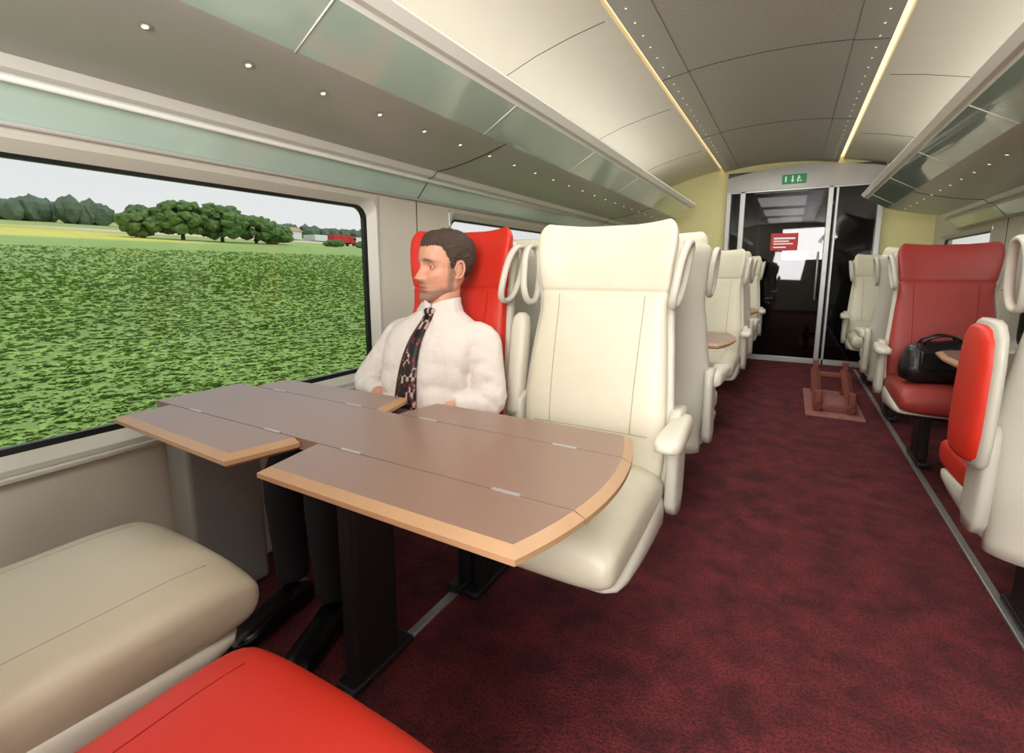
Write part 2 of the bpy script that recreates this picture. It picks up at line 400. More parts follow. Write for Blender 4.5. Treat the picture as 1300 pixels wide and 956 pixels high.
def table(cy):
    e = empty('folding_table', (0, cy, 0))
    zt, zb = 0.70, 0.672
    a = 0.132
    def arc(y0, y1, n=6):
        return [(-0.315+0.06*(1-((y)/0.30)**2), y) for y in np.linspace(y0, y1, n)]
    P = [(-1.672, -a), *arc(-a, a, 8), (-1.672, a)]
    tabletop('centre_leaf', P, set(range(1, 8)), zb, zt, e)
    g = 0.0025
    near = [(-0.945, -a-g), (-0.915, -0.292), *arc(-0.292, -a-g, 6)]
    tabletop('aisle_leaf_near', near, {0, 1, 2, 3, 4, 5, 6}, zb, zt, e)
    # mirrored leaf: keep the vertex order, mirror y
    tabletop('aisle_leaf_far', [(x, -y) for x, y in near], {0, 1, 2, 3, 4, 5, 6}, zb, zt, e)
    P = [(-1.60, -a-g), (-1.60, -0.27), (-1.03, -0.292), (-0.99, -a-g)]
    tabletop('window_leaf_near', P, {0, 1, 2}, zb, zt, e)
    tabletop('window_leaf_far', [(x, -y) for x, y in P], {0, 1, 2}, zb, zt, e)
    hb = []
    for x in (-1.45, -1.10, -0.82, -0.42):
        for s in (-1, 1): hb.append((x-0.03, x+0.03, s*a-0.004, s*a+0.004, zt-0.002, zt+0.002))
    boxes('hinges', hb, M['steel'], e)
    boxes('under_frame', [(-1.65, -0.50, -0.09, -0.06, 0.645, 0.671), (-1.65, -0.50, 0.06, 0.09, 0.645, 0.671)], M['dark'], e, 0.003)
    boxes('column', [(-0.955, -0.895, -0.075, 0.075, 0.014, 0.65)], M['dark'], e, 0.012)
    boxes('foot', [(-0.96, -0.89, -0.10, 0.13, 0.013, 0.03)], M['dark'], e, 0.006)
    boxes('wall_pedestal', [(-1.68, -1.56, -0.12, 0.12, 0.0, 0.671)], M['ped'], e, 0.015)
    return e
table(0.845); table(3.08); table(5.40)
def small_table(cy):
    e = empty('side_table', (0, cy, 0))
    P = [(1.235, -0.27), (1.235, 0.27), (0.72, 0.27), (0.655, 0.20), (0.64, 0.0), (0.655, -0.20), (0.72, -0.27)]
    tabletop('table_leaf', P, {1, 2, 3, 4, 5, 6}, 0.672, 0.70, e)
    boxes('column', [(0.80, 0.86, -0.06, 0.06, 0.014, 0.673)], M['dark'], e, 0.01)
    boxes('foot', [(0.79, 0.87, -0.11, 0.11, 0.0, 0.03)], M['dark'], e, 0.006)
small_table(2.92); small_table(5.08)

# ---------------------------------------------------------------- room shell
Y0, Y1 = -1.9, 6.65
XL, XR = -1.70, mx(-1.70)
box('floor', XL-0.1, XR+0.1, Y0, Y1+1.7, -0.06, 0.0, M['carpet'])
wins = [(-0.35, 1.665), (2.30, 4.30), (4.95, 6.35)]
def rrect(y0, y1, z0, z1, r, n=8):
    out = []
    for (cy, cz, a0) in [(y1-r, z1-r, 0), (y0+r, z1-r, 90), (y0+r, z0+r, 180), (y1-r, z0+r, 270)]:
        for k in range(n+1):
            a = math.radians(a0+90*k/n); out.append((cy+r*math.cos(a), cz+r*math.sin(a)))
    return out
WZ0, WZ1 = 0.622, 1.390
wc = 0
for side in (0, 1):
    X = (lambda x: x) if side == 0 else mx
    nm = 'wall_left' if side == 0 else 'wall_right'
    L = []
    xa, xb = XL-0.1, XL
    if side: xa, xb = XR, XR+0.1
    L.append((xa, xb, Y0, Y1, 0, WZ0-0.045)); L.append((xa, xb, Y0, Y1, WZ1+0.045, 2.4))
    prev = Y0
    for (a, b) in wins:
        L.append((xa, xb, prev, a-0.045, WZ0-0.045, WZ1+0.045)); prev = b+0.045
    L.append((xa, xb, prev, Y1, WZ0-0.045, WZ1+0.045))
    boxes(nm, L, M['wall'])
    for (a, b) in wins:
        wc += 1
        e = empty('window_%d' % wc)
        n = 9*4
        inner = rrect(a, b, WZ0, WZ1, 0.06)
        inn2 = rrect(a+0.018, b-0.018, WZ0+0.018, WZ1-0.012, 0.05)
        mk = lambda ps, x: [(X(x), p[0], p[1]) for p in ps]
        v, f = loftvf([mk(rrect(a-0.045, b+0.045, WZ0-0.045, WZ1+0.045, 0.004), XL+0.004), mk(rrect(a-0.03, b+0.03, WZ0-0.03, WZ1+0.03, 0.05), XL+0.006), mk(inner, XL-0.03)], False)
        mesh('surround', v, f, M['frame'], e, autos=40)
        v, f = loftvf([mk(inner, XL-0.03), mk(inn2, XL-0.032), mk(inn2, XL-0.05)], False)
        mesh('gasket', v, f, M['gasket'], e)
        mesh('glass', mk(rrect(a+0.01, b-0.01, WZ0+0.01, WZ1-0.01, 0.05), XL-0.045), [tuple(range(n))], M['glass'], e)
        boxes('sill', [(min(X(XL), X(XL+0.02)), max(X(XL), X(XL+0.02)), a-0.05, b+0.05, WZ0-0.062, WZ0-0.047)], M['frame'], e, 0.004)
    j = []
    for y in (1.98, 4.62):
        j.append([(X(XL+0.001), y, z) for z in np.linspace(0.05, 1.46, 3)])
    tubes('trim_%d' % (side+1), j, 0.002, M['dark'])
box('wall_front', XL-0.1, XR+0.1, Y0-0.1, Y0, 0, 2.4, M['wall'])

prof = [(-1.695, 1.448), (-1.69, 1.458), (-1.62, 1.535), (-1.612, 1.55), (-1.585, 1.556), (-1.56, 1.578),
        (-1.47, 1.588), (-1.38, 1.604), (-1.27, 1.630), (-1.20, 1.650), (-1.165, 1.662),
        (-1.01, 1.752), (-1.004, 1.765), (-0.985, 1.768), (-0.96, 1.795), (-0.965, 1.806), (-0.985, 1.806), (-1.02, 1.785), (-1.2, 1.72), (-1.695, 1.70)]
segm = ['frame', 'glassg', 'rackw', 'rackw', 'rackw', 'rackg', 'rackg', 'rackg', 'rackg', 'rackg', 'glassg', 'rackw', 'rackw', 'rackw', 'rackw', 'rackw', 'rackw', 'rackg', 'rackg', 'frame']
mats = ['frame', 'glassg', 'rackw', 'rackg', 'dark']
RY0, RY1 = Y0+0.01, 5.75
for side in (0, 1):
    X = (lambda x: x) if side == 0 else mx
    e = empty('luggage_rack')
    n = len(prof)
    v = [(X(p[0]), y, p[1]) for y in (RY0, RY1) for p in prof]
    f = []; mi = []
    for i in range(n):
        f.append((i, (i+1) % n, (i+1) % n+n, i+n)); mi.append(mats.index(segm[i]))
    f.append(tuple(range(n))[::-1]); mi.append(2); f.append(tuple(range(n, 2*n))); mi.append(2)
    mesh('rack_body', v, f, [M[k] for k in mats], e, midx=mi, autos=25)
    sv = []; sf = []; rv = []; rf = []
    for y in np.arange(-1.28, 5.6, 0.235):
        cx, cz = -1.27, 1.628
        for (rad, dz, VV, FF) in ((0.007, -0.0025, sv, sf), (0.012, -0.0012, rv, rf)):
            k = len(VV)
            VV += [(X(cx+rad*math.cos(a)), y+rad*math.sin(a), cz+rad*math.cos(a)*0.25+dz) for a in np.linspace(0, 2*math.pi, 14, endpoint=False)]; FF.append(tuple(range(k, k+14)))
    mesh('spot_lamps', sv, sf, M['spot'], e); mesh('spot_rims', rv, rf, M['steel'], e)
    lst = []
    for y in (1.98, 4.62):
        lst.append([(X(p[0]), y, p[1]-0.001) for p in prof[1:11]])
    tubes('panel_joints', lst, 0.002, M['dark'], e)
    lst = []
    for y in np.arange(-0.9, 5.7, 0.9):
        lst.append([(X(-1.168), y, 1.660), (X(-1.01), y, 1.751)])
    tubes('glass_joints', lst, 0.002, M['rackw'], e)
    tube('rail', [(X(-1.60), y, 1.535) for y in np.linspace(RY0, RY1, 3)], 0.008, M['rackw'], e)
    tube('rail_lower', [(X(-1.685), y, 1.452) for y in np.linspace(RY0, RY1, 3)], 0.007, M['rackg'], e)

cp = [(-1.70, 1.95), (-1.6, 2.06), (-1.45, 2.145), (-1.25, 2.215), (-1.05, 2.265), (-0.88, 2.296), (-0.845, 2.30), (-0.845, 2.335), (-0.80, 2.335), (-0.80, 2.275), (-0.64, 2.300), (-0.64, 2.304), (-0.5, 2.318), (-0.36, 2.326), (-0.22, 2.329)]
cm_ = ['ceil']*6+['ceil', 'warm', 'ceilg', 'ceilg', 'dark', 'perf', 'perf', 'perf']
full = cp+[(mx(p[0]), p[1]) for p in cp[::-1][1:]]
fm = cm_+cm_[::-1]
cm_names = ['ceil', 'warm', 'ceilg', 'dark', 'perf']
n = len(full)
v = [(p[0], y, p[1]) for y in (Y0, Y1) for p in full]; f = []; mi = []
for i in range(n-1):
    f.append((i, i+1, i+1+n, i+n)); mi.append(cm_names.index(fm[i]))
k = len(v); v += [(XL, Y0, 2.42), (XR, Y0, 2.42), (XR, Y1, 2.42), (XL, Y1, 2.42)]; f.append((k, k+1, k+2, k+3)); mi.append(0)
ceil = mesh('ceiling', v, f, [M[q] for q in cm_names], midx=mi, autos=20)
lst = []
for y in (0.2, 1.75, 3.3, 4.85):
    lst.append([(p[0], y, p[1]-0.001) for p in full[9:-9]])
for y in (0.95, 2.45, 3.95, 5.45):
    lst.append([(p[0], y, p[1]-0.001) for p in full[:6]]); lst.append([(p[0], y, p[1]-0.001) for p in full[-6:]])
tubes('ceiling_joints', lst, 0.0015, M['dark'], ceil)
sv = []; sf = []
for x in (-0.745, mx(-0.745)):
    for y in np.arange(-1.4, 6.6, 0.15):
        k = len(sv); sv += [(x+0.0055*math.cos(a), y+0.0055*math.sin(a), 2.2775) for a in np.linspace(0, 2*math.pi, 8, endpoint=False)]; sf.append(tuple(range(k, k+8)))
mesh('ceiling_spots', sv, sf, M['spot'], ceil)

DX0, DX1 = -0.75, 0.80
boxes('wall_back', [(XL-0.1, DX0, Y1, Y1+0.1, 0, 2.42), (DX1, XR+0.1, Y1, Y1+0.1, 0, 2.42), (DX0, DX1, Y1, Y1+0.1, 2.25, 2.42)], M['yellow'])
e = empty('door_1')
hp = [(DX0, 2.02)]+[(x, 2.18+0.09*(1-((x-0.025)/0.775)**2)) for x in np.linspace(DX0, DX1, 17)]+[(DX1, 2.02)]
v = [(x, y, z) for y in (Y1-0.08, Y1+0.02) for x, z in hp]; n = len(hp)
f = [tuple(range(n))[::-1], tuple(range(n, 2*n))]+[(i, (i+1) % n, (i+1) % n+n, i+n) for i in range(n)]
mesh('header', v, f, M['header'], e)
boxes('frame', [(DX0, DX0+0.05, Y1-0.08, Y1+0.02, 0, 2.02), (DX1-0.05, DX1, Y1-0.08, Y1+0.02, 0, 2.02), (DX0, DX1, Y1-0.06, Y1+0.02, 2.0, 2.03),
                (-0.60, -0.545, Y1-0.06, Y1+0.02, 0, 2.02), (0.295, 0.345, Y1-0.06, Y1+0.02, 0, 2.02), (0.37, 0.395, Y1-0.05, Y1+0.02, 0, 2.02), (DX0, DX1, Y1-0.05, Y1+0.02, 0.0, 0.06)], M['steel'], e, 0.004)
boxes('glass_panes', [(-0.70, -0.60, Y1-0.012, Y1-0.004, 0.05, 2.0), (-0.555, 0.30, Y1-0.02, Y1-0.012, 0.05, 2.0), (0.39, 0.75, Y1-0.012, Y1-0.004, 0.05, 2.0)], M['doorglass'], e)
tube('handle', [(0.25, Y1-0.05, z) for z in (0.75, 1.0, 1.3)], 0.010, M['steel'], e)
e = empty('vestibule')
YV = Y1+1.6
boxes('panels', [(-0.85, -0.80, Y1+0.1, YV, 0, 2.25), (0.85, 0.90, Y1+0.1, YV, 0, 2.25), (-0.85, 0.9, YV, YV+0.05, 0, 2.25)], M['vest'], e)
boxes('roof', [(-0.85, 0.9, Y1+0.1, YV, 2.2, 2.25)], M['vest'], e)
boxes('inner_door', [(-0.45, 0.45, YV-0.02, YV-0.002, 0.02, 2.0)], M['fold'], e, 0.004)
boxes('inner_door_trim', [(-0.49, -0.45, YV-0.03, YV-0.002, 0, 2.04), (0.45, 0.49, YV-0.03, YV-0.002, 0, 2.04), (-0.49, 0.49, YV-0.03, YV-0.002, 2.0, 2.04)], M['steel'], e)
e2 = empty('exit_sign', (-0.05, Y1-0.10, 2.12))
box('panel', -0.12, 0.12, 0, 0.019, -0.05, 0.05, M['green'], e2, 0.004)
boxes('pictogram', [(-0.09, -0.075, -0.003, 0, -0.03, 0.03), (-0.022, -0.008, -0.003, 0, -0.02, 0.035), (0.03, 0.045, -0.003, 0, -0.035, 0.01), (0.035, 0.06, -0.003, 0, 0.0, 0.018), (0.04, 0.052, -0.003, 0, 0.02, 0.034), (0.055, 0.075, -0.003, 0, -0.03, -0.018)], M['white'], e2)
mesh('arrow', [(-0.035, -0.003, -0.012), (0.005, -0.003, -0.012), (-0.015, -0.003, -0.038)], [(0, 1, 2)], M['white'], e2)
e3 = empty('door_notice', (-0.10, Y1-0.026, 1.42))
box('sheet', -0.14, 0.14, 0, 0.004, -0.10, 0.10, M['signred'], e3)
boxes('lettering', [(-0.11, 0.11, -0.002, 0, 0.03, 0.05), (-0.11, 0.05, -0.002, 0, 0.0, 0.015), (-0.11, 0.09, -0.002, 0, -0.03, -0.015), (-0.11, 0.02, -0.002, 0, -0.07, -0.055)], M['white'], e3)
for x in (-0.92, 0.68):
    box('floor_rail', x-0.014, x+0.014, -1.5, 6.4, 0.0, 0.012, M['alu'], None, 0.003)

e = empty('wooden_luggage_stand', (0.36, 4.70, 0))
box('mat', -0.19, 0.19, -0.50, 0.45, 0.0, 0.012, M['mat'], e, 0.004)
for x in (-0.11, 0.11):
    v, f = tubevf([(x, -0.38, 0.05), (x, 0.36, 0.22)], 0.035, 4); mesh('sloping_bar', v, f, M['wood'], e)
    boxes('post', [(x-0.022, x+0.022, 0.30, 0.36, 0.012, 0.30), (x-0.022, x+0.022, -0.36, -0.30, 0.012, 0.17)], M['wood'], e, 0.005)
boxes('cross_bar', [(-0.12, 0.12, 0.31, 0.35, 0.16, 0.20), (-0.12, 0.12, -0.35, -0.31, 0.03, 0.06)], M['wood'], e, 0.005)

e = empty('handbag', (0.70, 3.27, 0.514), 0.2)
rr = []
for (z, w, d) in [(0.0, .13, .06), (.02, .16, .08), (.08, .165, .08), (.15, .155, .065), (.20, .14, .04), (.215, .12, .02)]:
    rr.append(ellr(28, lambda a: (w*sgnp(math.cos(a), .5), d*sgnp(math.sin(a), .7), z+0.02*math.cos(a)*(z/.2))))
loft('bag_body', rr, M['bag'], e)
for y in (-0.025, 0.025):
    tube('handle', [(0.08*math.cos(a), y*1.2-0.03*math.sin(a), 0.20+0.05*math.sin(a)) for a in np.linspace(0, math.pi, 14)], 0.006, M['bag'], e)
box('flap', -0.11, 0.11, -0.088, -0.066, 0.07, 0.17, M['bag'], e, 0.008)

# ---------------------------------------------------------------- man
man = empty('seated_man')
def ring_at(cx, cy, cz, w, d, ex=0.8, n=28):
    return [(cx+w*sgnp(math.cos(a), ex), cy+d*sgnp(math.sin(a), ex), cz) for a in np.linspace(0, 2*math.pi, n, endpoint=False)]
BX = -1.06
T = [(0.55, 1.275, .168, .115), (0.62, 1.27, .170, .125), (0.70, 1.275, .166, .125), (0.80, 1.288, .174, .118), (0.87, 1.31, .180, .106), (0.915, 1.328, .150, .085), (0.945, 1.342, .10, .068), (0.97, 1.352, .062, .058)]
def multi(name, parts, m, vox, it=8):
    v = []; f = []
    for rings in parts:
        a, b = loftvf(rings, True, len(v)); v += a; f += b
    o = mesh(name, v, f, m, man, smooth=True)
    r = o.modifiers.new('rm', 'REMESH'); r.mode = 'VOXEL'; r.voxel_size = vox; r.use_smooth_shade = True
    s = o.modifiers.new('sm', 'SMOOTH'); s.factor = .5; s.iterations = it; return o
def limb(pts, rads, n=20, sub=6, folds=0):
    P = [Vector(p) for p in pts]; out = []; R = []
    for i in range(len(P)-1):
        for k in range(sub):
            u = k/sub; out.append(P[i].lerp(P[i+1], u)); R.append(rads[i]*(1-u)+rads[i+1]*u)
    out.append(P[-1]); R.append(rads[-1])
    for _ in range(2):
        out = [out[0]]+[(out[i-1]+out[i]*2+out[i+1])/4 for i in range(1, len(out)-1)]+[out[-1]]
    v, f = tubevf(out, R, n)
    rings = [v[i*n:(i+1)*n] for i in range(len(out))]
    if folds:
        res = []
        for i, r in enumerate(rings):
            c = out[i]; q = []
            for j, p in enumerate(r):
                a = j/n*2*math.pi
                s_ = i*1.15+2.2*math.sin(a)+0.9*math.sin(2*a+i*.4)
                k = folds*(abs(math.sin(s_))**0.6-0.6)*(0.5+0.5*math.sin(a*1+i*.33+1))
                d = (Vector(p)-c); q.append(tuple(c+d*(1+k/max(d.length, .01))))
            res.append(q)
        return res
    return rings
def wrinkle(r, z):
    out = []
    for i, p in enumerate(r):
        a = i/len(r)*2*math.pi
        lo = max(0, min(1, (0.88-z)/0.12))
        k = 0.010*(abs(math.sin(z*42+1.6*math.sin(a*2)+a))**0.6-0.5)*lo + 0.005*math.sin(a*7+z*14)*lo
        if abs(p[0]-BX-.015) < .06 and p[1] < 1.3: k *= .3
        c = Vector((p[0]-BX, p[1]-1.29, 0)).normalized()
        out.append((p[0]+c.x*k, p[1]+c.y*k, p[2]))
    return out
torso = [wrinkle(ring_at(BX, *[smooth_table(T, z)[0]], z, *smooth_table(T, z)[1:], n=64), z) for z in np.linspace(0.55, 0.97, 60)]
rS, lS = (BX-0.180, 1.345, 0.862), (BX+0.180, 1.345, 0.862)
rE, lE = (BX-0.305, 1.28, 0.675), (BX+0.235, 1.305, 0.665)
rW, lW = (BX-0.17, 1.205, 0.672), (BX+0.15, 1.215, 0.668)
multi('shirt', [torso,
    limb([(BX-0.08, 1.345, 0.885), rS, rE, rW], [.045, .062, .053, .036], n=32, folds=.016, sub=10),
    limb([(BX+0.08, 1.345, 0.885), lS, lE, lW], [.045, .062, .053, .036], n=32, folds=.016, sub=10)], M['shirt'], 0.007, 2)
multi('trousers', [
    [ring_at(BX, 1.27, z, w, d) for z, w, d in [(0.515, .13, .10), (.53, .165, .125), (.58, .172, .13), (.62, .168, .128)]],
    limb([(BX-0.09, 1.27, 0.575), (-1.30, 0.86, 0.555), (-1.33, 0.90, 0.12)], [.076, .062, .050]),
    limb([(BX+0.08, 1.27, 0.575), (-1.10, 0.85, 0.555), (-1.14, 0.90, 0.12)], [.076, .062, .050])], M['trouser'], 0.011, 6)
for i, (x, y, rz) in enumerate([(-1.33, 0.90, 0.05), (-1.14, 0.90, 0.25)]):
    rr = []
    for (t, w, h) in [(.055, .02, .05), (.05, .03, .075), (.03, .036, .095), (-.02, .038, .10), (-.07, .040, .08), (-.12, .046, .062), (-.17, .045, .05), (-.20, .036, .042), (-.22, .018, .03)]:
        r = []
        for a in np.linspace(0, 2*math.pi, 20, endpoint=False):
            px = w*sgnp(math.cos(a), .8); pz = 0.003+h/2+h/2*sgnp(math.sin(a), .7)
            r.append((x+px*math.cos(rz)-t*math.sin(rz), y+t*math.cos(rz)+px*math.sin(rz), pz))
        rr.append(r)
    loft('shoe_%d' % i, rr, M['shoe'], man)
def hand(name, W, d, up, sgn):
    W = Vector(W); d = Vector(d).normalized(); up = Vector(up); up = (up-d*up.dot(d)).normalized(); s = d.cross(up)*sgn
    L = lambda a, b, c: tuple(W+d*a+s*b+up*c)
    parts = [limb([L(-0.03, 0, 0), L(0.0, 0, 0.0), L(0.02, 0, 0.0)], [.024, .024, .026], 12, 2)]
    for b in (-0.026, -0.009, 0.009, 0.026):
        parts.append(limb([L(0.0, b*0.6, 0), L(0.05, b, 0.002), L(0.085, b, 0.002)], [.014, .0145, .0105], 12, 3))
    for b, ln in ((-0.030, .060), (-0.010, .072), (0.010, .078), (0.030, .070)):
        parts.append(limb([L(0.078, b, 0.002), L(0.078+ln*.45, b*1.1, 0.004), L(0.078+ln*.78, b*1.1, -0.010), L(0.078+ln*.95, b*1.08, -0.024)], [.0098, .009, .008, .0062], 12, 3))
    parts.append(limb([L(0.015, 0.022, -0.004), L(0.045, 0.048, -0.008), L(0.075, 0.058, -0.014), L(0.095, 0.056, -0.02)], [.015, .0125, .010, .007], 12, 3))
    multi(name, parts, M['skinp'], 0.0035, 3)
hand('hand_right', rW, (0.75, -0.35, -0.16), (0, 0, 1), -1)
hand('hand_left', lW, (-0.70, -0.45, -0.14), (0, 0, 1), 1)
tv = []; tf = []
def ty(z):
    c, w, d = smooth_table(T, z); return c-d
tx = BX+0.015
zs = list(np.linspace(0.945, 0.66, 18))
for i, z in enumerate(zs):
    w = 0.014+0.032*(i/17)**0.8
    if i == 0: w = 0.018
    y = ty(z)-0.015
    tv += [(tx-w, y+0.005, z), (tx-w*0.5, y-0.001, z), (tx, y-0.003, z), (tx+w*0.5, y-0.001, z), (tx+w, y+0.005, z)]
for i in range(17):
    for j in range(4): tf.append((i*5+j, i*5+j+1, i*5+j+6, i*5+j+5))
o = mesh('tie', tv, tf, M['tie'], man, smooth=True); sd = o.modifiers.new('s', 'SOLIDIFY'); sd.thickness = 0.006; sd.offset = 0
rr = [ring_at(tx, 1.272+dy, z, w, d, .8, 16) for z, w, d, dy in [(0.938, .013, .009, -0.004), (.945, .018, .013, -.002), (.965, .023, .014, .0), (.972, .018, .010, .002)]]
loft('tie_knot', rr, M['tie'], man)
def cring(z, w, d, cy): return [(BX+0.003+w*math.cos(a), cy+d*math.sin(a), z-0.022*max(0, -math.sin(a))**3) for a in np.linspace(0, 2*math.pi, 40, endpoint=False)]
loft('collar_stand', [cring(.955, .078, .074, 1.352), cring(.985, .066, .066, 1.355), cring(1.002, .064, .064, 1.357), cring(1.004, .058, .058, 1.357), cring(.96, .058, .058, 1.357)], M['shirt'], man, cap=False)
for s in (-1, 1):
    v = [(tx+s*0.006, 1.280, 0.985), (tx+s*0.018, 1.260, 0.932), (tx+s*0.062, 1.272, 0.922), (BX+s*0.085, 1.322, 0.958), (BX+s*0.064, 1.340, 1.002), (tx+s*0.035, 1.288, 0.996)]
    o = mesh('collar_point', v, [tuple(range(6))], M['shirt'], man); sd = o.modifiers.new('s', 'SOLIDIFY'); sd.thickness = 0.005

head = empty('head', (-1.06, 1.375, 1.105), 0); head.parent = man
HT = [(-.122, -.062, -.030, .014), (-.118, -.078, -.012, .028), (-.108, -.088, .004, .040), (-.092, -.089, .026, .050), (-.072, -.086, .046, .0585), (-.05, -.086, .062, .064), (-.025, -.085, .078, .069), (0, -.080, .092, .073), (.02, -.086, .100, .0755), (.045, -.089, .104, .077), (.07, -.084, .102, .076), (.09, -.071, .093, .069), (.107, -.048, .072, .054), (.118, -.022, .045, .033), (.124, .0, .02, .012)]
NZ, NA = 120, 180
g = lambda d, s: math.exp(-0.5*(d/s)**2)
hv = []; hc = []
skin = np.array(srgb(212, 154, 128)[:3]); beard = np.array(srgb(112, 90, 78)[:3]); lip = np.array(srgb(176, 98, 90)[:3]); brow = np.array(srgb(78, 58, 48)[:3])
def headpt(z, a):
    fy, by, w = smooth_table(HT, z)
    cy = (fy+by)/2+0.01
    sx = math.sin(a); cyy = -math.cos(a)
    x = w*sgnp(sx, 0.88 if cyy < 0 else 0.95)
    y = cy+(cy-fy)*cyy if cyy < 0 else cy+(by-cy)*cyy
    ff = max(0, -cyy)
    if z > -0.034: amp = 0.027*max(0, 1-(z+0.034)/0.056)**0.85+0.003*g(z-0.01, .012)
    else: amp = 0.027*g(z+0.034, 0.0075)
    wn = 0.0085+0.0050*g(z+0.036, 0.011)
    d = amp*g(x, wn)+0.009*g(z+0.038, .007)*(g(x-0.014, .006)+g(x+.014, .006))
    d -= 0.011*g(z-0.004, .010)*(g(x-.031, .013)+g(x+.031, .013))
    d += 0.006*g(z-0.025, .007)*(g(x-.028, .018)+g(x+.028, .018))
    d += 0.005*(g(z+0.062, .0038)+1.1*g(z+.0735, .0045))*g(x, .018)
    d -= 0.003*g(z+0.0678, .0022)*g(x, .024)
    d += 0.0035*g(z+0.055, .007)*g(x, .022)
    d -= 0.003*g(z+0.085, .005)*g(x, .02)
    d += 0.006*g(z+0.104, .010)*g(x, .018)
    d += 0.006*g(z+0.026, .014)*(g(x-.047, .013)+g(x+.047, .013))
    d -= 0.004*g(z+0.055, .014)*(g(x-.046, .010)+g(x+.046, .010))
    side = abs(sx)
    x += math.copysign(0.005*g(z+0.072, .016)*g(y-0.015, .02)*side, x) - math.copysign(.003*g(z-.035, .015)*g(y+.05, .015)*side, x)
    return Vector((x, y-d*ff**0.5 if ff > 0 else y, z))
zl = [-.122+(.246)*(i/(NZ-1)) for i in range(NZ)]
rnd = random.Random(5)
for z in zl:
    for j in range(NA):
        u = j/NA*2-1; a = math.pi*(0.55*u+0.45*u**3)
        p = headpt(z, a); hv.append(tuple(p))
        c = skin.copy()
        rd = .5*g(z+.03, .02)*(g(abs(p.x)-.045, .018)+g(p.x, .012))*(1 if p.y < -.02 else 0)
        c = c*np.array([1, 1-.18*rd, 1-.2*rd])
        jaw = -0.052-0.012*g(abs(p.x)-.03, .02)
        bd = max(0, min(1, (jaw-z)/0.018))*max(0, min(1, (0.015-p.y)/0.03))
        bd = max(bd, max(0, min(1, (0.005-p.y)/.008))*max(0, min(1, (p.y+0.028)/.012))*(1 if z < 0.02 else 0)*max(0, min(1, (abs(p.x)-.05)/.01)))
        bd = max(bd, 1.1*g(z+0.0535, .005)*g(p.x, .024))
        if abs(p.x) < .026 and p.y < -.05: bd = max(bd, max(0, min(1, (-0.078-z)/0.005))*1.15)
        bd = min(1, bd)*(.75+.25*rnd.random())
        if p.y < .02: c = c*(1-0.8*bd)+beard*0.8*bd
        lw = min(1, (g(z+0.062, .003)+g(z+.0735, .004)))*g(p.x, .016)*(1 if p.y < -.05 else 0)
        c = c*(1-lw)+lip*lw
        ml = g(z+.0678, .0015)*g(p.x, .018)*(1 if p.y < -.05 else 0); c = c*(1-.6*ml)
        bz = .0285-0.006*max(0, (abs(p.x)-.03)/.02)
        bw = min(1, 1.2*(g(z-bz, .0036)))*min(1, 1.4*(g(abs(p.x)-.031, .012)))*(1 if p.y < -.03 else 0)
        c = c*(1-bw*.9)+brow*bw*.9
        hc.append(c)
hf = []
for i in range(NZ-1):
    for j in range(NA): hf.append((i*NA+j, i*NA+(j+1) % NA, (i+1)*NA+(j+1) % NA, (i+1)*NA+j))
hf.append(tuple(range(NA))[::-1]); hf.append(tuple((NZ-1)*NA+j for j in range(NA)))
ho = mesh('face', hv, hf, M['face'], head, smooth=True)
ca = ho.data.color_attributes.new('Col', 'FLOAT_COLOR', 'POINT')
for i, c in enumerate(hc): ca.data[i].color = (*c, 1)
def hairline(y, x):
    z = float(np.interp(y, [-0.10, -0.082, -0.062, -0.045, -0.034, -0.024, -0.016, -0.004, 0.008, 0.030, 0.045, 0.10], [0.076, 0.072, 0.074, 0.070, 0.054, 0.034, 0.004, -0.004, 0.026, 0.028, -0.030, -0.064]))
    return z+.003*math.sin(x*420)*math.sin(y*380)
val = []; nv = []
for p in hv:
    q = Vector(p); m = q.z-hairline(q.y, q.x)
    val.append(m); k = max(0, min(1, m/0.028)); dirv = Vector((q.x*1.1, (q.y-0.01), max(0, q.z-0.02)*1.2+0.001)).normalized()
    st = math.sin(q.x*420+30*math.sin(q.z*30))*0.5+math.sin(q.x*170+q.y*60+1)*.5
    nn = 0.0020*st+.0008*rnd.uniform(-1, 1)
    thick = 0.0010+(0.006+nn)*k+0.005*max(0, q.z/0.12)*k
    if q.y < -.03: thick += .004*k
    nv.append(tuple(q+dirv*thick))
keep = [f for f in hf if all(val[i] > 0 for i in f)]
used = sorted({i for f in keep for i in f}); mp = {i: k for k, i in enumerate(used)}
hh = mesh('hair', [nv[i] for i in used], [tuple(mp[i] for i in f) for f in keep], M['hair'], head, smooth=True)
sd = hh.modifiers.new('s', 'SOLIDIFY'); sd.thickness = 0.005; sd.offset = -1
def sphere(name, c, r, m, parent, sc=(1, 1, 1)):
    me = bpy.data.meshes.new(name); bm = bmesh.new(); bmesh.ops.create_uvsphere(bm, u_segments=24, v_segments=16, radius=r)
    for vv in bm.verts: vv.co = Vector((vv.co.x*sc[0]+c[0], vv.co.y*sc[1]+c[1], vv.co.z*sc[2]+c[2]))
    for ff in bm.faces: ff.smooth = True
    bm.to_mesh(me); bm.free(); me.materials.append(m); o = bpy.data.objects.new(name, me); C.objects.link(o); o.parent = parent; return o
